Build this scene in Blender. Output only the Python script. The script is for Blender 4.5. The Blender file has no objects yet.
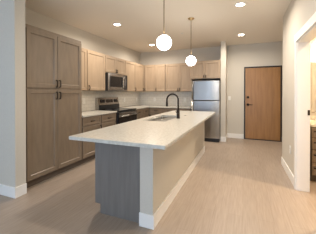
import bpy, bmesh, math, random
from mathutils import Vector, Matrix
random.seed(7)
sc = bpy.context.scene
C = sc.collection
# ------------------------------------------------------------------ camera
YAW = 0.384
cd = bpy.data.cameras.new('camera'); cam = bpy.data.objects.new('camera', cd); C.objects.link(cam)
cam.location = (0, 0, 1.325); cam.rotation_euler = (math.pi/2 - math.radians(.45), 0, YAW)
cd.sensor_fit = 'HORIZONTAL'; cd.sensor_width = 36; cd.lens = 211/316*36
cd.shift_y = -22.05/316; cd.clip_start = 0.05
sc.camera = cam
# ------------------------------------------------------------------ view, world, daylight
sc.view_settings.view_transform = 'Standard'; sc.view_settings.look = 'None'
sc.view_settings.gamma = 1; sc.view_settings.exposure = 0.85
sc.cycles.diffuse_bounces = 8; sc.cycles.max_bounces = 12
try: sc.view_settings.use_curve_mapping = False
except Exception: pass
w = bpy.data.worlds.new('world'); sc.world = w; w.use_nodes = True
w.node_tree.nodes['Background'].inputs[0].default_value = (.55, .72, 1, 1)
w.node_tree.nodes['Background'].inputs[1].default_value = 1.0
DAY, DAYL, DL = 43, 3, 14           # powers: rear window, left window, each downlight
WARM = (1.0, .885, .76)

def area(name, loc, rot, sx, sy, power, col, spread=math.pi, shape='RECTANGLE'):
    l = bpy.data.lights.new(name, 'AREA'); l.shape = shape; l.size = sx; l.size_y = sy
    l.energy = power; l.color = col; l.spread = spread
    o = bpy.data.objects.new(name, l); C.objects.link(o); o.location = loc; o.rotation_euler = rot
    return o
for wx, ww, k in ((-.1, 1.2, .95), (-2.2, .16, .14), (-2.75, .25, .05), (-3.2, .08, .05)):  # wide window, then unseen narrow strips added to streak the fridge doors by reflection
    area('daylight_rear', (wx, -3.45, 1.45), (math.pi/2, 0, 0), ww, 2.0, DAY*k, (.62, .79, 1))
area('daylight_left', (-4.55, -1.2, 1.45), (math.pi/2, 0, -math.pi/2), 2.4, 2.0, DAYL, (.60, .78, 1))

# ------------------------------------------------------------------ materials
def nodes(m): return m.node_tree.nodes, m.node_tree.links
def mat(name, col, rough=.5, metal=0, spec=.5):
    m = bpy.data.materials.new(name); m.use_nodes = True
    b = m.node_tree.nodes['Principled BSDF']
    b.inputs['Base Color'].default_value = (*col, 1); b.inputs['Roughness'].default_value = rough
    b.inputs['Metallic'].default_value = metal; b.inputs['Specular IOR Level'].default_value = spec
    return m
def noisy(name, c0, c1, rough, scale=(1, 1, 1), nscale=4, detail=4, bump=0, metal=0, lo=.35, hi=.65, spec=.5):
    m = mat(name, c0, rough, metal, spec); n, l = nodes(m); b = n['Principled BSDF']
    g = n.new('ShaderNodeNewGeometry'); mp = n.new('ShaderNodeMapping'); mp.inputs['Scale'].default_value = scale
    t = n.new('ShaderNodeTexNoise'); t.inputs['Scale'].default_value = nscale; t.inputs['Detail'].default_value = detail
    r = n.new('ShaderNodeValToRGB'); r.color_ramp.elements[0].position = lo; r.color_ramp.elements[1].position = hi
    r.color_ramp.elements[0].color = (*c0, 1); r.color_ramp.elements[1].color = (*c1, 1)
    l.new(g.outputs['Position'], mp.inputs['Vector']); l.new(mp.outputs['Vector'], t.inputs['Vector'])
    l.new(t.outputs['Fac'], r.inputs['Fac']); l.new(r.outputs['Color'], b.inputs['Base Color'])
    if bump:
        bp = n.new('ShaderNodeBump'); bp.inputs['Strength'].default_value = bump; bp.inputs['Distance'].default_value = .002
        l.new(t.outputs['Fac'], bp.inputs['Height']); l.new(bp.outputs['Normal'], b.inputs['Normal'])
    return m
def emis(name, col, s):
    m = bpy.data.materials.new(name); m.use_nodes = True
    b = m.node_tree.nodes['Principled BSDF']; b.inputs['Base Color'].default_value = (.9, .9, .88, 1)
    b.inputs['Emission Color'].default_value = (*col, 1); b.inputs['Emission Strength'].default_value = s
    return m
M = {}
M['wall'] = noisy('wall_paint', (.58, .545, .475), (.60, .565, .495), .75, nscale=60, detail=2, bump=.08)
M['ceiling'] = noisy('ceiling_paint', (.80, .745, .66), (.82, .765, .68), .85, nscale=80, bump=.08)
M['trim'] = mat('white_trim_paint', (.84, .83, .80), .4)
M['tall'] = noisy('driftwood_stained_maple', (.205, .155, .108), (.24, .184, .13), .38, (6, 6, 1.2), 3, 5)
M['blond'] = noisy('natural_maple', (.355, .265, .18), (.40, .302, .21), .42, (8, 8, .8), 3, 6)
M['islandp'] = noisy('driftwood_panel_shade_tint', (.165, .15, .135), (.19, .175, .16), .5, (9, 9, .9), 3, 6)  # driftwood stain with its cool shade mixed into the colour
M['inside'] = mat('cabinet_shadow_gap', (.12, .09, .065), .7)
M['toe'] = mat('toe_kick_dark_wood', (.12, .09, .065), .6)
M['quartz'] = noisy('white_quartz', (.52, .50, .44), (.63, .605, .545), .22, nscale=45, detail=5)
M['steel'] = noisy('brushed_stainless', (.40, .39, .375), (.45, .44, .425), .25, (1.5, 1.5, 90), 6, 3, metal=1)
def aniso(m):
    n, l = nodes(m); tg = n.new('ShaderNodeTangent'); tg.direction_type = 'RADIAL'; tg.axis = 'Z'
    b = n['Principled BSDF']; b.inputs['Anisotropic'].default_value = 1.0; b.inputs['Anisotropic Rotation'].default_value = .25; l.new(tg.outputs[0], b.inputs['Tangent'])
aniso(M['steel'])
M['steelsink'] = noisy('satin_stainless', (.28, .27, .25), (.35, .335, .31), .30, (60, 1, 1), 6, 3, metal=1)
M['dark'] = mat('appliance_black', (.015, .015, .016), .35)
M['glass'] = mat('black_oven_glass', (.012, .012, .014), .06)
M['darkside'] = mat('charcoal_enamel', (.05, .05, .052), .45)
M['bronze'] = mat('oil_rubbed_bronze', (.035, .026, .02), .38, .7)
M['brass'] = mat('aged_brass', (.50, .36, .18), .32, 1)
M['brassd'] = mat('darkened_brass', (.22, .15, .08), .4, 1)
M['doorwood'] = noisy('oak_veneer', (.27, .135, .045), (.33, .17, .06), .38, (7, 7, .7), 3, 7)
M['frame'] = mat('dark_bronze_frame', (.02, .012, .008), .45)
M['plate'] = mat('white_plastic', (.80, .79, .75), .35)
M['slot'] = mat('socket_slot', (.05, .05, .05), .5)
M['globe'] = emis('lit_opal_glass', (1, .95, .87), 12)
M['disc'] = emis('downlight_lens', (1, .88, .68), 18)
M['vlight'] = emis('warm_vanity_glass', (1, .66, .32), 45)
M['mirror'] = mat('mirror_silver', (.85, .85, .84), .03, 1)
M['ledge'] = mat('display_glass', (.02, .03, .03), .1)

def tile_mat():
    m = mat('white_subway_tile', (.74, .71, .65), .18); n, l = nodes(m); b = n['Principled BSDF']
    g = n.new('ShaderNodeNewGeometry'); s = n.new('ShaderNodeSeparateXYZ'); l.new(g.outputs['Position'], s.inputs[0])
    ad = n.new('ShaderNodeMath'); ad.operation = 'ADD'; l.new(s.outputs['X'], ad.inputs[0]); l.new(s.outputs['Y'], ad.inputs[1])
    c = n.new('ShaderNodeCombineXYZ'); l.new(ad.outputs[0], c.inputs['X'])
    z = n.new('ShaderNodeMath'); z.operation = 'SUBTRACT'; l.new(s.outputs['Z'], z.inputs[0]); z.inputs[1].default_value = .916
    l.new(z.outputs[0], c.inputs['Y'])
    t = n.new('ShaderNodeTexBrick'); l.new(c.outputs[0], t.inputs['Vector'])
    t.inputs['Scale'].default_value = 1; t.inputs['Brick Width'].default_value = .155; t.inputs['Row Height'].default_value = .078
    t.inputs['Mortar Size'].default_value = .0022; t.inputs['Color1'].default_value = (.72, .69, .63, 1)
    t.inputs['Color2'].default_value = (.76, .735, .67, 1); t.inputs['Mortar'].default_value = (.50, .47, .42, 1)
    l.new(t.outputs['Color'], b.inputs['Base Color'])
    bp = n.new('ShaderNodeBump'); bp.inputs['Strength'].default_value = .3; bp.inputs['Distance'].default_value = .002; bp.invert = True
    l.new(t.outputs['Fac'], bp.inputs['Height']); l.new(bp.outputs['Normal'], b.inputs['Normal'])
    return m
M['tile'] = tile_mat()
def floor_mat():
    m = mat('light_oak_plank', (.5, .4, .3), .42); n, l = nodes(m); b = n['Principled BSDF']
    g = n.new('ShaderNodeNewGeometry'); s = n.new('ShaderNodeSeparateXYZ'); l.new(g.outputs['Position'], s.inputs[0])
    c = n.new('ShaderNodeCombineXYZ'); l.new(s.outputs['Y'], c.inputs['X']); l.new(s.outputs['X'], c.inputs['Y'])
    t = n.new('ShaderNodeTexBrick'); l.new(c.outputs[0], t.inputs['Vector']); t.offset = .37; t.offset_frequency = 2
    t.inputs['Scale'].default_value = 1; t.inputs['Brick Width'].default_value = 1.22; t.inputs['Row Height'].default_value = .15
    t.inputs['Mortar Size'].default_value = .0016; t.inputs['Color1'].default_value = (.345, .28, .222, 1)
    t.inputs['Color2'].default_value = (.37, .30, .242, 1); t.inputs['Mortar'].default_value = (.29, .226, .17, 1)
    mp = n.new('ShaderNodeMapping'); mp.inputs['Scale'].default_value = (30, 1.6, 1); l.new(g.outputs['Position'], mp.inputs['Vector'])
    q = n.new('ShaderNodeTexNoise'); q.inputs['Scale'].default_value = 2.2; q.inputs['Detail'].default_value = 7; l.new(mp.outputs[0], q.inputs['Vector'])
    r = n.new('ShaderNodeValToRGB'); r.color_ramp.elements[0].position = .3; r.color_ramp.elements[1].position = .7
    r.color_ramp.elements[0].color = (.86, .85, .84, 1); r.color_ramp.elements[1].color = (1.08, 1.08, 1.08, 1)
    l.new(q.outputs['Fac'], r.inputs['Fac'])
    x = n.new('ShaderNodeMix'); x.data_type = 'RGBA'; x.blend_type = 'MULTIPLY'; x.inputs['Factor'].default_value = 1
    l.new(t.outputs['Color'], x.inputs[6]); l.new(r.outputs['Color'], x.inputs[7]); l.new(x.outputs[2], b.inputs['Base Color'])
    return m
M['floor'] = floor_mat()

# ------------------------------------------------------------------ mesh helpers (all coordinates are world coordinates)
class B:
    def __init__(s): s.bm = bmesh.new()
    def box(s, x0, x1, y0, y1, z0, z1, bev=0):
        x0, x1 = sorted((x0, x1)); y0, y1 = sorted((y0, y1)); z0, z1 = sorted((z0, z1))
        t = bmesh.new()
        bmesh.ops.create_cube(t, size=1, matrix=Matrix.Translation(((x0+x1)/2, (y0+y1)/2, (z0+z1)/2)) @ Matrix.Diagonal((x1-x0, y1-y0, z1-z0, 1)))
        if bev: bmesh.ops.bevel(t, geom=t.edges[:], offset=bev, segments=2, affect='EDGES', profile=.6)
        return s.merge(t)
    def merge(s, t):
        me = bpy.data.meshes.new('tmp'); t.to_mesh(me); t.free(); s.bm.from_mesh(me); bpy.data.meshes.remove(me); return s
    def tube(s, pts, r, n=10):
        pts = [Vector(p) for p in pts]; rs = r if isinstance(r, (list, tuple)) else [r]*len(pts); rings = []
        up = Vector((0, 0, 1)); 
        for i, p in enumerate(pts):
            d = (pts[min(i+1, len(pts)-1)] - pts[max(i-1, 0)]).normalized()
            a = d.cross(up) if abs(d.dot(up)) < .95 else d.cross(Vector((0, 1, 0)))
            if rings and a.dot(pa) < 0: a = -a
            a.normalize(); pa = a; b = d.cross(a)
            rings.append([s.bm.verts.new(p + rs[i]*(a*math.cos(2*math.pi*k/n) + b*math.sin(2*math.pi*k/n))) for k in range(n)])
        for A, D in zip(rings, rings[1:]):
            for k in range(n): s.bm.faces.new((A[k], A[(k+1) % n], D[(k+1) % n], D[k])).smooth = True
        s.bm.faces.new(rings[0]); s.bm.faces.new(rings[-1]); return s
    def lathe(s, c, prof, n=28, axis='Z'):
        c = Vector(c); rings = []
        for r, h in prof:
            ring = []
            for k in range(n):
                u, v = r*math.cos(2*math.pi*k/n), r*math.sin(2*math.pi*k/n)
                o = Vector((u, v, h)) if axis == 'Z' else (Vector((u, h, v)) if axis == 'Y' else Vector((h, u, v)))
                ring.append(s.bm.verts.new(c + o))
            rings.append(ring)
        for A, D in zip(rings, rings[1:]):
            for k in range(n): s.bm.faces.new((A[k], A[(k+1) % n], D[(k+1) % n], D[k])).smooth = True
        s.bm.faces.new(rings[0]); s.bm.faces.new(rings[-1]); return s
    def loops(s, fr, w, h, prof):
        """nested rectangles on a front: prof = [(inset, height), ...]"""
        rr = [[s.bm.verts.new(fr(u, v, n_)) for u, v in ((i, i), (w-i, i), (w-i, h-i), (i, h-i))] for i, n_ in prof]
        for A, D in zip(rr, rr[1:]):
            for k in range(4): s.bm.faces.new((A[k], A[(k+1) % 4], D[(k+1) % 4], D[k]))
        s.bm.faces.new(rr[-1]); s.bm.faces.new(rr[0]); return s
    def prism(s, poly, f):
        a = [s.bm.verts.new(f(u, v, 0)) for u, v in poly]; b = [s.bm.verts.new(f(u, v, 1)) for u, v in poly]
        n = len(a)
        for k in range(n): s.bm.faces.new((a[k], a[(k+1) % n], b[(k+1) % n], b[k]))
        s.bm.faces.new(a); s.bm.faces.new(b); return s
def wl(o):
    v = Vector((0, 0, 0))
    while o: v = v + o.location; o = o.parent
    return v
def obj(name, b, m, parent=None, base=None):
    bmesh.ops.recalc_face_normals(b.bm, faces=b.bm.faces[:])
    if parent is None:
        vs = [v.co for v in b.bm.verts]
        loc = Vector(base) if base else Vector(((min(v.x for v in vs)+max(v.x for v in vs))/2, (min(v.y for v in vs)+max(v.y for v in vs))/2, min(v.z for v in vs)))
        off = loc
    else: loc = Vector((0, 0, 0)); off = wl(parent)
    bmesh.ops.translate(b.bm, verts=b.bm.verts[:], vec=-off)
    me = bpy.data.meshes.new(name); b.bm.to_mesh(me); b.bm.free()
    me.materials.append(M[m] if isinstance(m, str) else m)
    o = bpy.data.objects.new(name, me); C.objects.link(o); o.location = loc; o.parent = parent
    return o
def tag(o, label, cat, group=None):
    o['label'] = label; o['category'] = cat
    if group: o['group'] = group
    return o
def thing(name, label, cat, loc, group=None):
    o = bpy.data.objects.new(name, None); C.objects.link(o); o.location = loc; o.empty_display_size = .1
    return tag(o, label, cat, group)
LBL = {'floor': 'light greyish oak plank floor', 'ceiling': 'plain beige painted ceiling'}
def struct(name, b, m='wall', label=None, cat=None):
    o = obj(name, b, m); o['kind'] = 'structure'
    if label: o['label'] = label
    if cat: o['category'] = cat
    return o

# ------------------------------------------------------------------ the room
XL, YB, XR, H = -3.345, 6.63, .68, 2.745
struct('floor', B().box(-4.75, 3.2, -3.7, 6.8, -.1, 0), 'floor', 'light tan wood plank floor running towards the entry door', 'floor')
struct('ceiling', B().box(-4.75, 3.2, -3.7, 6.8, H, H+.1), 'ceiling', 'flat beige painted ceiling with round downlights', 'ceiling')
struct('wall_left', B().box(XL-.12, XL-.003, 1.932, YB, 0, H), label='beige wall behind the tall cabinet and range', cat='wall')
struct('wall_near_left', B().box(-4.6, -2.668, 1.79, 1.932, 0, H), label='wall end at the left edge of the picture, beside the tall cabinet', cat='wall')
struct('wall_back', B().box(XL-.12, 1.4, YB+.003, YB+.12, 0, H), label='beige far wall behind the fridge and around the wooden entry door', cat='wall')
struct('wall_fridge_side', B().box(-.578, -.445, 6.02, YB, 0, H), label='narrow wall end between the fridge and the entry', cat='wall')
w = B(); w.box(XR, XR+.145, 3.39, 4.53, 0, H); w.box(XR, XR+.145, 2.45, 3.39, 2.03, H); w.box(XR, XR+.145, -3.5, 2.45, 0, H)
struct('wall_right', w, label='beige wall at right with the white trimmed opening', cat='wall')
struct('wall_hall_return', B().box(XR+.145, 3.0, 4.41, 4.53, 0, H), label='wall behind the bathroom vanity', cat='wall')
struct('wall_hall_right', B().box(1.28, 1.4, 4.53, YB, 0, H), label='wall right of the entry door', cat='wall')
struct('wall_bathroom_right', B().box(2.9, 3.0, 1.9, 4.41, 0, H))
struct('wall_bathroom_front', B().box(XR+.145, 3.0, 1.8, 1.9, 0, H))
w = B(); w.box(-4.6, XR, -3.6, -3.5, 0, .4); w.box(-4.6, XR, -3.6, -3.5, 2.5, H); w.box(-4.6, -3.3, -3.6, -3.5, .4, 2.5); w.box(.55, XR, -3.6, -3.5, .4, 2.5)
struct('wall_rear', w)
w = B(); w.box(-4.7, -4.6, -3.6, 1.97, 0, .4); w.box(-4.7, -4.6, -3.6, 1.97, 2.5, H); w.box(-4.7, -4.6, -3.6, -2.45, .4, 2.5); w.box(-4.7, -4.6, .05, 1.97, .4, 2.5)
struct('wall_living_left', w)

BH, BT = .135, .014
def bb(name, x0, x1, y0, y1, label=None): 
    struct(name, B().box(x0, x1, y0, y1, 0, BH, .003), 'trim', label, 'baseboard' if label else None)
w = B(); w.box(-4.6, -2.668+BT, 1.79-BT, 1.79, 0, BH, .003); w.box(-2.668, -2.668+BT, 1.79, 1.932, 0, BH, .003)
struct('baseboard_near_left', w, 'trim', 'white baseboard wrapping the wall end at far left', 'baseboard')
w = B(); w.box(-.578, -.445+BT, 6.02-BT, 6.02, 0, BH, .003); w.box(-.445, -.445+BT, 6.02, YB-BT, 0, BH, .003)
struct('baseboard_fridge_side', w, 'trim', 'short white baseboard at the wall end beside the fridge', 'baseboard')
bb('baseboard_entry', -.431, .015, YB-BT, YB, 'white baseboard left of the wooden entry door')
bb('baseboard_entry_right', .985, 1.28, YB-BT, YB)
bb('baseboard_right', XR-BT, XR, 3.455, 4.53, 'white baseboard along the wall below the outlet at right')
bb('baseboard_hall_corner', XR-BT, 1.28, 4.53, 4.53+BT)
# cased opening at right: casing, jamb
c = B(); CT = .018
c.box(XR-CT, XR, 3.39, 3.455, 0, 2.10, .003); c.box(XR-CT, XR, 2.385, 2.45, 0, 2.10, .003); c.box(XR-CT-.002, XR, 2.375, 3.465, 2.03, 2.13, .003)
struct('trim_1', c, 'trim', 'white casing around the bathroom opening at right', 'door casing')
j = B(); j.box(XR-.002, XR+.15, 3.372, 3.39, 0, 2.03, .002); j.box(XR-.002, XR+.15, 2.45, 2.468, 0, 2.03); j.box(XR-.002, XR+.15, 2.468, 3.372, 2.012, 2.03)
jo = struct('trim_2', j, 'trim', 'white jamb lining the bathroom opening at right', 'door jamb')
sp = B(); sp.box(.800, .828, 3.3695, 3.372, 1.03, 1.10, .0008); 
st = obj('strike_plate', sp, 'bronze', jo); st['label'] = 'dark bronze strike plate'

# entry door
DL0, DR0 = .02, .98
d = thing('door_1', 'flush oak entry door in a dark bronze frame at the end of the hall', 'door', ((DL0+DR0)/2, YB, 0)); d['kind'] = 'structure'
fr = B(); y0, y1 = YB-.035, YB
fr.box(DL0, DL0+.034, y0, y1, 0, 2.085, .003); fr.box(DR0-.034, DR0, y0, y1, 0, 2.085, .003); fr.box(DL0+.034, DR0-.034, y0, y1, 2.051, 2.085, .003); fr.box(DL0+.034, DR0-.034, y0, y1, 0, .02)
obj('door_frame', fr, 'frame', d)
obj('door_panel', B().box(DL0+.036, DR0-.036, YB-.022, YB, .024, 2.048, .002), 'doorwood', d)
hx = DL0+.105
obj('deadbolt', B().lathe((hx, YB-.022, 1.21), [(.034, 0), (.034, -.010), (.026, -.016), (.012, -.018), (.012, -.03)], 20, 'Y'), 'bronze', d)
lv = B().lathe((hx, YB-.022, 1.0), [(.034, 0), (.034, -.010), (.014, -.014), (.012, -.05)], 20, 'Y')
lv.tube([(hx-.01, YB-.068, 1.0), (hx+.05, YB-.07, 1.0), (hx+.125, YB-.066, .997)], [.013, .010, .008])
obj('lever_handle', lv, 'bronze', d)

# ------------------------------------------------------------------ electrical plates
def plate(o3, nrm, kind, label, group=None):
    """o3 = centre on the wall; nrm 'X+','X-','Y-' = facing"""
    x, y, z = o3; s = {'X+': (0, 1, 1), 'X-': (0, 1, -1), 'Y-': (1, 0, -1)}[nrm]
    def bx(b, u0, u1, v0, v1, n0, n1, bev=0):
        if nrm[0] == 'X': return b.box(x+s[2]*n0, x+s[2]*n1, y+u0, y+u1, z+v0, z+v1, bev)
        return b.box(x+u0, x+u1, y-n0, y-n1, z+v0, z+v1, bev)
    t = thing('light_switch' if kind == 'switch' else 'wall_outlet', label, 'switch' if kind == 'switch' else 'outlet', (x, y, z-.06), group)
    obj('cover_plate', bx(B(), -.036, .036, -.06, .06, 0, .006, .002), 'plate', t)
    if kind == 'switch': obj('rocker', bx(B(), -.016, .016, -.033, .033, .006, .010, .001), 'plate', t)
    else:
        for dz in (-.021, .021):
            so = obj('socket', bx(B(), -.017, .017, dz-.015, dz+.015, .006, .009, .001), 'plate', t)
            b = B(); bx(b, -.008, -.005, dz-.004, dz+.007, .0088, .0094); bx(b, .005, .008, dz-.004, dz+.007, .0088, .0094)
            obj('slot', b, 'slot', so)
plate((XR, 3.80, .45), 'X-', 'outlet', 'white outlet low on the right wall above the baseboard')
plate((-.38, YB, 1.18), 'Y-', 'switch', 'white light switch on the wall left of the entry door')
TX, TY = XL+.008, YB-.008
plate((TX, 3.79, 1.15), 'X+', 'outlet', 'white outlet on the tile between tall cabinet and range')
plate((TX, 5.55, 1.13), 'X+', 'outlet', 'white outlet on the left tile just right of the range')
plate((TX, 6.34, 1.12), 'X+', 'outlet', 'white outlet on the left tile nearest the kitchen corner')
plate((-2.80, TY, 1.12), 'Y-', 'outlet', 'white outlet on the back tile near the kitchen corner')
plate((-1.74, TY, 1.12), 'Y-', 'outlet', 'white outlet on the back tile beside the fridge')

# ------------------------------------------------------------------ cabinets
def frame(org, facing):
    ox, oy, oz = org
    if facing == 'X+': return lambda u, v, n: Vector((ox+n, oy+u, oz+v))          # u runs away from the camera
    if facing == 'X-': return lambda u, v, n: Vector((ox-n, oy+u, oz+v))
    return lambda u, v, n: Vector((ox+u, oy-n, oz+v))                              # Y-: u runs right
def fbox(b, fr, u0, u1, v0, v1, n0, n1, bev=0):
    p, q = fr(u0, v0, n0), fr(u1, v1, n1); return b.box(p.x, q.x, p.y, q.y, p.z, q.z, bev)
def sub(fr, u, v, n=0): return lambda a, b_, c: fr(u+a, v+b_, n+c)
def pull(fr, u, v, vert, L, parent):
    b = B(); a = L/2
    f = (lambda s, n: fr(u, v+s, n)) if vert else (lambda s, n: fr(u+s, v, n))
    b.tube([f(-a, .021), f(-a, .040), f(-a+.006, .048), f(0, .052), f(a-.006, .048), f(a, .040), f(a, .021)], [.009, .0085, .0085, .009, .0085, .0085, .009], 8)
    obj('handle', b, 'bronze', parent)
def front(kind, fr, u0, u1, v0, v1, m, parent, hd=None, L=.10, g=.0035, rail=.058):
    """a shaker front; hd = (u, v, vertical) of the pull, in front coordinates"""
    w_, h_ = u1-u0-2*g, v1-v0-2*g; f = sub(fr, u0+g, v0+g)
    if kind == 'drawer': prof = [(0, .001), (0, .019), (.0015, .021), (.034, .021), (.040, .013)]
    else: prof = [(0, .001), (0, .019), (.0015, .021), (rail, .021), (rail+.008, .010)]
    o = obj('drawer_front' if kind == 'drawer' else 'door', B().loops(f, w_, h_, prof), m, parent)
    if hd: pull(fr, hd[0], hd[1], hd[2], L, o)
    return o

# tall pantry
fx = -2.742
T0, T1 = 1.972, 3.05
t = thing('pantry_cabinet', 'tall greige wood pantry cabinet with four doors at left', 'cabinet', ((XL+fx)/2, (T0+T1)/2, 0))
b = B(); b.box(XL, fx, T0, T1, .105, 2.272, .002); obj('body', b, 'tall', t)
obj('toe_kick', B().box(XL, fx-.055, T0, T1, 0, .105), 'toe', t)
f = frame((fx, T0, 0), 'X+'); wd = T1-T0; md = .53
for (u0, u1, hu) in ((.012, md, md-.032), (md, wd-.012, md+.032)):
    front('door', f, u0, u1, 1.400, 2.225, 'tall', t, (hu, 1.475, True), .105)
    front('door', f, u0, u1, .118, 1.384, 'tall', t, (hu, 1.29, True), .105)

# wall cabinets (blond)
UZ0, UZ1, ux = 1.380, 2.252, -3.045
def upper(label, x0, x1, y0, y1, z0, facing, doors, z1=UZ1, name='upper_cabinet', hz=None, L=.085):
    t = thing(name, label, 'cabinet', ((x0+x1)/2, (y0+y1)/2, z0), 'natural maple wall cabinets')
    obj('body', B().box(x0, x1, y0, y1, z0, z1, .0015), 'blond', t)
    f = frame((x1, y0, 0), 'X+') if facing == 'X+' else frame((x0, y0, 0), 'Y-')
    for (u0, u1, hu) in doors:
        front('door', f, u0, u1, z0+.008, z1-.025, 'blond', t, (hu, (hz or z0+.065), True), L, rail=.05)
    return t
upper('blond wall cabinet door beside the tall pantry cabinet', XL, ux, 3.054, 3.535, UZ0, 'X+', [(.004, .477, .035)])
upper('blond single-door wall cabinet just left of the microwave', XL, ux, 3.539, 4.165, UZ0, 'X+', [(.004, .622, .048)])
upper('short blond two-door wall cabinet above the microwave', XL, ux, 4.169, 5.08, 1.822, 'X+', [(.004, .455, .43), (.455, .907, .48)], L=.07)
upper('blond single-door wall cabinet just right of the microwave', XL, ux, 5.084, 5.68, UZ0, 'X+', [(.004, .592, .56)])
upper('narrow blond corner wall cabinet on the left wall', XL, ux, 5.684, 6.27, UZ0, 'X+', [(.004, .54, None)] if 0 else [(.004, .53, .50)])
yb = 6.30
upper('blond corner wall cabinet on the back wall', XL, -2.647, yb, YB, UZ0, 'Y-', [(.325, .696, .36)])
upper('blond wall cabinet second from the corner on the back wall', -2.643, -2.290, yb, YB, UZ0, 'Y-', [(.003, .35, .04)])
upper('blond two-door wall cabinet on the back wall beside the fridge', -2.286, -1.425, yb, YB, UZ0, 'Y-', [(.003, .445, .415), (.445, .858, .475)])
upper('blond two-door cabinet above the stainless fridge', -1.421, -.585, 6.02, YB, 1.735, 'Y-', [(.003, .418, .388), (.418, .833, .448)], z1=2.245, L=.07)

# base cabinets
bx_ = -2.742; CZ = .883
def base(label, x0, x1, y0, y1, facing, fronts, body=None):
    t = thing('base_cabinet', label, 'cabinet', ((x0+x1)/2, (y0+y1)/2, 0), 'stained base cabinets below the wall counters')
    obj('body', B().box(x0, x1, y0, y1, .105, CZ, .0015), 'tall', t)
    if facing == 'X+': obj('toe_kick', B().box(x0, x1-.06, y0, y1, 0, .105), 'toe', t)
    else: obj('toe_kick', B().box(x0, x1, y0+.06, y1, 0, .105), 'toe', t)
    f = frame((x1, y0, 0), 'X+') if facing == 'X+' else frame((x0, y0, 0), 'Y-')
    for k, u0, u1, v0, v1, hd in fronts: front(k, f, u0, u1, v0, v1, 'tall', t, hd)
def dd(w_): return [('drawer', .008, w_-.008, .712, .868, (w_/2, .79, False)), ('door', .008, w_-.008, .118, .70, (w_-.04, .62, True))]
def d3(w_): return [('drawer', .008, w_-.008, .712, .868, (w_/2, .79, False)), ('drawer', .008, w_-.008, .43, .70, (w_/2, .60, False)), ('drawer', .008, w_-.008, .118, .42, (w_/2, .32, False))]
base('greige base cabinet with drawer right beside the tall pantry', XL, bx_, 3.054, 3.608, 'X+', dd(.554))
base('greige base cabinet with drawer just left of the range', XL, bx_, 3.612, 4.165, 'X+', dd(.553))
base('greige three-drawer base cabinet just right of the range', XL, bx_, 5.10, 5.55, 'X+', d3(.45))
base('greige base cabinet in the kitchen corner on the left wall', XL, bx_, 5.554, 6.02, 'X+', dd(.44))
base('greige base cabinet in the corner on the back wall', XL, -2.30, 6.04, YB, 'Y-', [('drawer', .64, 1.037, .712, .868, (.84, .79, False)), ('door', .64, 1.037, .118, .70, (.68, .62, True))])
base('greige base cabinet in the middle of the back wall', -2.296, -1.86, 6.04, YB, 'Y-', dd(.436))
base('greige base cabinet on the back wall beside the fridge', -1.856, -1.405, 6.04, YB, 'Y-', dd(.451))

# countertops on the walls
tag(obj('countertop', B().box(XL, -2.705, 3.052, 4.172, CZ, .915, .003), 'quartz'), 'short white quartz countertop between pantry and range', 'countertop')
b = B().prism([(XL, 5.09), (-2.705, 5.09), (-2.705, 6.005), (-1.40, 6.005), (-1.40, YB), (XL, YB)], lambda u, v, k: Vector((u, v, CZ + k*.032)))
tag(obj('countertop', b, 'quartz'), 'L-shaped white quartz countertop in the kitchen corner right of the range', 'countertop')
# backsplash
b = B(); b.box(XL, TX, 3.052, YB, .9155, UZ0-.001)
b.box(TX, -1.40, TY, YB, .9155, UZ0-.001)
tag(obj('backsplash', b, 'tile'), 'white subway tile backsplash between counters and wall cabinets', 'backsplash')

# ------------------------------------------------------------------ microwave
my0, my1, mz0, mz1, mx = 4.175, 5.05, 1.392, 1.815, -2.965
t = thing('microwave', 'stainless over-the-range microwave with black window', 'microwave', ((XL+mx)/2, (my0+my1)/2, mz0))
obj('body', B().box(XL, mx, my0, my1, mz0, mz1, .003), 'dark', t)
f = frame((mx, my0, 0), 'X+'); W = my1-my0
dr = obj('door', B().loops(sub(f, .004, mz0+.03), W*.80, mz1-mz0-.045, [(0, .001), (0, .02), (.003, .024), (.05, .024), (.053, .020)]), 'steel', t)
obj('window', fbox(B(), f, .062, W*.80-.055, mz0+.09, mz1-.075, .0205, .0225), 'glass', dr)
obj('top_vent', fbox(B(), f, .004, W-.004, mz1-.014, mz1-.001, .001, .022, .002), 'steel', t)
obj('bottom_trim', fbox(B(), f, .004, W-.004, mz0+.002, mz0+.028, .001, .022, .002), 'steel', t)
pn = obj('control_panel', fbox(B(), f, W*.80+.008, W-.004, mz0+.03, mz1-.016, .001, .022, .002), 'glass', t)
for i in range(3):
    for k in range(4): obj('button', fbox(B(), f, W*.80+.03+i*.038, W*.80+.052+i*.038, mz0+.06+k*.055, mz0+.09+k*.055, .022, .0232), 'darkside', pn)
hb = W*.80-.028
b = B().tube([f(hb, mz0+.06, .024), f(hb, mz0+.07, .055), f(hb, (mz0+mz1)/2-.06, .072), f(hb, (mz0+mz1)/2+.06, .072), f(hb, mz1-.055, .055), f(hb, mz1-.045, .024)], .011, 10)
obj('handle', b, 'steel', dr)

# ------------------------------------------------------------------ range
ry0, ry1, rx = 4.178, 5.084, -2.70
t = thing('range', 'freestanding electric range with stainless back panel and black oven door', 'range', ((XL+rx)/2, (ry0+ry1)/2, 0))
obj('body', B().box(XL+.012, rx, ry0, ry1, .0, .905, .004), 'dark', t)
ck = obj('cooktop', B().box(XL+.10, rx+.02, ry0, ry1, .905, .921, .004), 'glass', t)
for (cx_, cy_, r_) in ((-3.10, 4.40, .085), (-3.10, 4.84, .07), (-2.86, 4.40, .07), (-2.86, 4.84, .10)):
    obj('burner_ring', B().lathe((cx_, cy_, .921), [(r_, 0), (r_, .0008), (r_-.008, .0008), (r_-.008, .0002)], 24), 'darkside', ck)
f = frame((XL+.012, ry0, 0), 'X+'); W = ry1-ry0
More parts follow.
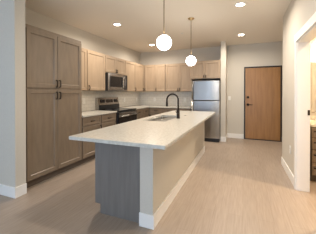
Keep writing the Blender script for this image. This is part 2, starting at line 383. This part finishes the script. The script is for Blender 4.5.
# back panel with a sloped face
b = B().prism([(0, .905), (.10, .905), (.10, 1.03), (.065, 1.215), (0, 1.215)], lambda u, v, k: Vector((XL+.012+u, ry0+.004+k*(W-.008), v)))
bg = obj('back_panel', b, 'steel', t)
obj('back_panel_base', B().box(XL+.1125, XL+.122, ry0+.004, ry1-.004, .921, 1.035), 'dark', bg)
def slope(u, v, n):   # v 0..1 up the sloped face
    return Vector((XL+.112-.035*v+n, ry0+u, 1.035+.18*v+n*.19))
for (u0, u1, nm) in ((.09, .27, 'knob_panel'), (.33, .62, 'display'), (.68, .84, 'knob_panel')):
    b = B(); vs = [[slope(u, v, n) for u, v in ((u0, .28), (u1, .28), (u1, .74), (u0, .74))] for n in (0.0, .003)]
    V = [[b.bm.verts.new(p) for p in r] for r in vs]
    for k in range(4): b.bm.faces.new((V[0][k], V[0][(k+1) % 4], V[1][(k+1) % 4], V[1][k]))
    b.bm.faces.new(V[1]); b.bm.faces.new(V[0])
    o = obj(nm, b, 'glass', bg)
    if nm == 'knob_panel':
        for q in (.28, .72):
            c0, c1 = slope(u0+(u1-u0)*q, .5, .003), slope(u0+(u1-u0)*q, .5, .028)
            obj('knob', B().tube([c0, c1], [.023, .019], 16), 'dark', o)
f = frame((rx, ry0, 0), 'X+')
od = obj('oven_door', B().loops(sub(f, .012, .245), W-.024, .62, [(0, .001), (0, .03), (.004, .034), (.03, .034), (.032, .032)]), 'glass', t)
b = B(); fbox(b, f, .012, W-.012, .76, .865, .034, .040, .002); obj('door_trim', b, 'steel', od)
obj('oven_window', fbox(B(), f, .13, W-.13, .36, .66, .0325, .0345), 'glass', od)
b = B().tube([f(.06, .785, .038), f(.06, .785, .085)], .009, 8); b.tube([f(W-.06, .785, .038), f(W-.06, .785, .085)], .009, 8); b.tube([f(.03, .785, .088), f(W-.03, .785, .088)], .014, 12)
obj('handle', b, 'steel', od)
dw = obj('storage_drawer', fbox(B(), f, .012, W-.012, .06, .235, .001, .034, .004), 'steel', t)

# ------------------------------------------------------------------ fridge
fl, frr, ff = -1.325, -.588, 5.835
t = thing('refrigerator', 'stainless top-freezer refrigerator with black base grille', 'refrigerator', ((fl+frr)/2, 6.2, 0))
obj('body', B().box(fl+.005, frr-.005, ff+.075, YB-.03, .02, 1.672, .004), 'darkside', t)
obj('base_grille', B().box(fl+.01, frr-.01, ff+.045, ff+.075, .0, .095, .003), 'dark', t)
lo = obj('fridge_door', B().box(fl, frr, ff, ff+.07, .10, 1.118, .012), 'steel', t)
up_ = obj('freezer_door', B().box(fl, frr, ff, ff+.07, 1.132, 1.672, .012), 'steel', t)
for o, z0, z1 in ((lo, .45, 1.10), (up_, 1.15, 1.655)):
    hx_ = fl+.014
    b = B().tube([(hx_, ff+.004, z0+.04), (hx_, ff-.045, z0+.04)], .010, 8); b.tube([(hx_, ff+.004, z1-.04), (hx_, ff-.045, z1-.04)], .010, 8)
    b.tube([(hx_, ff-.055, z0), (hx_, ff-.055, z1)], .017, 12)
    obj('handle', b, 'steel', o)

# ------------------------------------------------------------------ island
ix0, ix1, iy0, iy1 = -1.545, -.565, 1.545, 4.84
kw0, kw1, ky0, ky1 = -.957, -.815, 1.885, 4.82
px0 = -1.53
t = thing('kitchen_island', 'kitchen island base with shade-tinted wood end panel and beige half wall', 'island', ((ix0+ix1)/2, (iy0+iy1)/2, 0))
hw = obj('half_wall', B().box(kw0, kw1, ky0, ky1, 0, CZ), 'wall', t); hw['label'] = 'beige painted half wall'
w = B(); w.box(kw0-.004, kw1+BT, ky0-BT, ky0, 0, BH, .003); w.box(kw1, kw1+BT, ky0, ky1+BT, 0, BH, .003); w.box(kw0, kw1, ky1, ky1+BT, 0, BH, .003)
obj('baseboard', w, 'trim', hw)
e = B().prism([(px0+.07, 0), (kw0, 0), (kw0, CZ), (px0, CZ), (px0, .105), (px0+.07, .105)], lambda u, v, k: Vector((u, 1.915+k*.02, v)))
ep = obj('end_panel', e, 'islandp', t); ep['label'] = 'driftwood end panel with cool shade put into its colour'
obj('body', B().box(px0+.02, kw0-.001, 1.936, ky1, .105, .60), 'tall', t)
w = B(); w.box(px0+.02, -1.46, 1.936, ky1, .60, CZ); w.box(-1.46, kw0-.001, 1.936, 2.80, .60, CZ); w.box(-1.46, kw0-.001, 4.0, ky1, .60, CZ)
obj('cabinet_box', w, 'tall', t)
obj('toe_kick', B().box(px0+.075, kw0-.001, 1.936, ky1, 0, .105), 'toe', t)
f = frame((px0+.02, 1.936, 0), 'X-')
yy = 0
for wd_ in (.46, .46, .90, .60, .46):
    if wd_ == .90:
        front('door', f, yy, yy+.45, .118, .868, 'tall', t, (yy+.41, .79, True)); front('door', f, yy+.45, yy+.9, .118, .868, 'tall', t, (yy+.49, .79, True))
    elif wd_ == .60:
        front('door', f, yy, yy+.6, .118, .868, 'tall', t, (yy+.3, .80, False))
    else:
        front('drawer', f, yy, yy+wd_, .712, .868, 'tall', t, (yy+wd_/2, .79, False)); front('door', f, yy, yy+wd_, .118, .70, 'tall', t, (yy+.05, .62, True))
    yy += wd_
# countertop with a sink cut-out
sx0, sx1, sy0, sy1 = -1.425, -1.045, 2.87, 3.73
b = B(); bm = b.bm
def ringv(z): 
    o = [bm.verts.new((x, y, z)) for x, y in ((ix0, iy0), (ix1, iy0), (ix1, iy1), (ix0, iy1))]
    r = .03; pts = []
    for (cx_, cy_, a0) in ((sx0+r, sy0+r, 180), (sx1-r, sy0+r, 270), (sx1-r, sy1-r, 0), (sx0+r, sy1-r, 90)):
        pts.append([bm.verts.new((cx_+r*math.cos(math.radians(a0+q)), cy_+r*math.sin(math.radians(a0+q)), z)) for q in (0, 30, 60, 90)])
    return o, pts
TZ = .915
o1, p1 = ringv(TZ); o0, p0 = ringv(CZ)
for O, P_ in ((o1, p1), (o0, p0)):
    for k in range(4):
        n_ = (k+1) % 4
        bm.faces.new([O[k], O[n_], P_[n_][0], P_[k][3]])
        bm.faces.new([O[k]] + P_[k][::-1])
inn1 = sum(p1, []); inn0 = sum(p0, [])
for k in range(16): bm.faces.new((inn1[k], inn1[(k+1) % 16], inn0[(k+1) % 16], inn0[k]))
for k in range(4): bm.faces.new((o1[k], o1[(k+1) % 4], o0[(k+1) % 4], o0[k]))
ed = [e_ for e_ in bm.edges if all(v in o1 or v in o0 for v in e_.verts)]
bmesh.ops.bevel(bm, geom=ed, offset=.003, segments=2, affect='EDGES')
tag(obj('island_countertop', b, 'quartz'), 'long white quartz countertop on the kitchen island', 'countertop')
# sink
t = thing('sink', 'double-bowl stainless undermount sink in the island countertop', 'sink', ((sx0+sx1)/2, (sy0+sy1)/2, .68))
def bowl(y0, y1):
    b = B(); x0, x1 = sx0-.006, sx1+.006; z1, z0 = .881, .70; r = .05
    def ring(x0, x1, y0, y1, z, r):
        v = []
        for (cx_, cy_, a0) in ((x0+r, y0+r, 180), (x1-r, y0+r, 270), (x1-r, y1-r, 0), (x0+r, y1-r, 90)):
            for q in (0, 30, 60, 90): v.append(b.bm.verts.new((cx_+r*math.cos(math.radians(a0+q)), cy_+r*math.sin(math.radians(a0+q)), z)))
        return v
    R = [ring(x0-.012, x1+.012, y0-.0, y1+.0, z1-.002, r), ring(x0-.012, x1+.012, y0, y1, z1, r), ring(x0, x1, y0+.012, y1-.012, z1, r*.9), ring(x0+.004, x1-.004, y0+.016, y1-.016, z0+.025, r*.9), ring(x0+.03, x1-.03, y0+.04, y1-.04, z0+.002, r*.6), ]
    for A, D in zip(R, R[1:]):
        for k in range(16): b.bm.faces.new((A[k], A[(k+1) % 16], D[(k+1) % 16], D[k])).smooth = True
    b.bm.faces.new(R[-1])
    Q = [ring(x0-.003, x1+.003, y0+.009, y1-.009, z1-.003, r*.95), ring(x0-.003, x1+.003, y0+.009, y1-.009, z0-.004, r*.95)]
    for k in range(16): b.bm.faces.new((Q[0][k], Q[0][(k+1) % 16], Q[1][(k+1) % 16], Q[1][k]))
    b.bm.faces.new(Q[1])
    return b
ym = (sy0+sy1)/2
for a0, a1 in ((sy0-.018, ym), (ym, sy1+.018)):
    bo = obj('bowl', bowl(a0, a1), 'steelsink', t)
    obj('drain', B().lathe(((sx0+sx1)/2, (a0+a1)/2, .702), [(.042, 0), (.042, .003), (.03, .003), (.026, .0005)], 20), 'steelsink', bo)
# faucet
fx_, fy_ = -.985, 3.32
t = thing('faucet', 'dark bronze gooseneck pull-down faucet at the island sink', 'faucet', (fx_, fy_, TZ))
obj('base', B().lathe((fx_, fy_, TZ), [(.030, 0), (.030, .006), (.027, .012), (.0255, .02), (.0255, .135), (.020, .145)], 20), 'bronze', t)
R_ = .098; zt = 1.215
pts = [(fx_, fy_, TZ+.14), (fx_, fy_, 1.14)] + [(fx_-R_+R_*math.cos(math.radians(q)), fy_, zt+R_*math.sin(math.radians(q))) for q in range(0, 181, 15)] + [(fx_-2*R_, fy_, 1.19)]
obj('neck', B().tube(pts, .0145, 12), 'bronze', t)
obj('spray_head', B().tube([(fx_-2*R_, fy_, 1.20), (fx_-2*R_, fy_, 1.19), (fx_-2*R_, fy_, 1.12), (fx_-2*R_, fy_, 1.105)], [.0125, .017, .019, .015], 14), 'bronze', t)
obj('lever', B().tube([(fx_, fy_-.018, 1.0), (fx_, fy_-.045, 1.005), (fx_-.01, fy_-.10, 1.035)], [.012, .008, .006], 10), 'bronze', t)
hc = B().lathe((-.985, 3.78, TZ), [(.024, 0), (.024, .004), (.020, .006), (.010, .0065)], 20)
tag(obj('hole_cover', hc, 'steelsink'), 'small round metal cap on the island countertop beyond the faucet', 'cap')

# ------------------------------------------------------------------ pendants
def pendant(x, y, z, label, r=.092):
    t = thing('pendant_lamp', label, 'pendant lamp', (x, y, H), 'globe pendants above the island')
    obj('canopy', B().lathe((x, y, H), [(.062, 0), (.062, -.006), (.055, -.020), (.016, -.026), (.010, -.045)], 24), 'brass', t)
    obj('rod', B().tube([(x, y, H-.03), (x, y, z+r+.01)], .0062, 8), 'brassd', t)
    obj('socket_cap', B().lathe((x, y, z+r-.008), [(.026, 0), (.024, .010), (.014, .014), (.008, .022)], 20), 'brass', t)
    prof = [(max(.003, r*math.sin(math.radians(q))), r*math.cos(math.radians(q))) for q in range(14, 181, 8)] + [(.002, -r)]
    obj('globe', B().lathe((x, y, z), prof, 28), 'globe', t)
pendant(-.91, 2.45, 1.95, 'nearer white glass globe pendant over the island')
pendant(-.922, 3.954, 1.94, 'farther white glass globe pendant over the island, its canopy in view')

# ------------------------------------------------------------------ downlights
def downlight(x, y, label, on=True):
    t = thing('downlight', label, 'downlight', (x, y, H), 'recessed ceiling downlights')
    obj('trim_ring', B().lathe((x, y, H), [(.092, 0), (.092, -.004), (.082, -.009), (.066, -.009), (.064, -.004)], 28), 'trim', t)
    obj('lens', B().lathe((x, y, H-.0042), [(.063, 0), (.063, -.002), (.05, -.003)], 24), 'disc', t)
    a_ = area('downlight_beam', (0, 0, -.012), (0, 0, 0), .12, .12, DL, WARM, math.radians(165), 'DISK'); a_.parent = t
downlight(-2.412, 3.726, 'round downlight nearest the tall pantry cabinet')
downlight(-2.479, 5.665, 'round downlight in the far kitchen corner, behind the nearer globe')
downlight(-.048, 3.627, 'round downlight nearest the camera, top right of centre')
downlight(-.051, 5.503, 'round downlight before the entry door')
# lights of the same grid outside the picture
downlight(-.05, 1.6, 'round downlight just outside the top of the picture')
tag(obj('smoke_detector', B().lathe((-1.344, 4.842, H), [(.035, 0), (.035, -.006), (.022, -.012), (.010, -.022)], 20), 'plate'), 'small white round sprinkler cover on the ceiling between the pendants', 'sprinkler')

# ------------------------------------------------------------------ bathroom seen through the opening
t = thing('downlight', 'unseen ceiling lamp added to brighten the bathroom', 'downlight', (1.6, 3.1, H))  # added lamp, out of view, to brighten the bathroom
obj('trim_ring', B().lathe((1.6, 3.1, H), [(.092, 0), (.092, -.004), (.082, -.009), (.066, -.009), (.064, -.004)], 28), 'trim', t)
obj('lens', B().lathe((1.6, 3.1, H-.0042), [(.063, 0), (.063, -.002), (.05, -.003)], 24), 'disc', t)
a_ = area('downlight_beam', (0, 0, -.012), (0, 0, 0), .12, .12, 26, (1, .80, .58), math.radians(165), 'DISK'); a_.parent = t
vx0, vx1, vy = .945, 1.90, 3.755
t = thing('bathroom_vanity', 'brown wood bathroom vanity with drawers seen through the opening', 'vanity', ((vx0+vx1)/2, 4.08, 0))
obj('body', B().box(vx0, vx1, vy, 4.395, .10, .83, .0015), 'inside', t)
obj('toe_kick', B().box(vx0, vx1, vy+.06, 4.395, 0, .10), 'toe', t)
f = frame((vx0, vy, 0), 'Y-')
for v0, v1 in ((.675, .815), (.50, .662), (.31, .487), (.115, .297)):
    front('drawer', f, .001, .47, v0, v1, 'tall', t, (.10, (v0+v1)/2+.02, False), .15, g=.001)
front('door', f, .48, .945, .115, .815, 'tall', t, (.52, .7, True))
vt = B(); vt.box(vx0-.01, vx1+.01, vy-.02, 4.40, .83, .862, .003); vt.box(vx0-.01, vx1+.01, 4.38, 4.40, .862, .95, .002)
obj('vanity_top', vt, 'quartz', t)
mi = thing('bathroom_mirror', 'frameless bathroom mirror above the brown vanity', 'mirror', (1.5, 4.40, 1.0))
obj('glass', B().box(1.10, 1.90, 4.392, 4.408, 1.0, 1.86, .001), 'mirror', mi)
vl = thing('vanity_light', 'warm glowing vanity light on the bathroom wall above the mirror', 'wall lamp', (1.5, 4.40, 2.0))
obj('back_plate', B().box(1.19, 1.67, 4.385, 4.408, 1.95, 2.05, .004), 'bronze', vl)
for x in (1.24, 1.43, 1.62):
    s_ = obj('shade', B().lathe((x, 4.31, 1.92), [(.035, 0), (.05, .03), (.058, .10), (.05, .15), (.02, .165)], 20), 'vlight', vl)
    obj('arm', B().tube([(x, 4.385, 2.0), (x, 4.34, 2.03), (x, 4.31, 2.07)], .008, 8), 'bronze', s_)
ro = B().lathe((1.02, 4.40, 1.14), [(.026, 0), (.026, -.008), (.012, -.012), (.012, -.05), (.018, -.058), (.014, -.066)], 16, 'Y')
tag(obj('dark_knob', ro, 'bronze'), 'small dark knob on the bathroom wall', 'hook')  # small dark knob shape beside the mirror
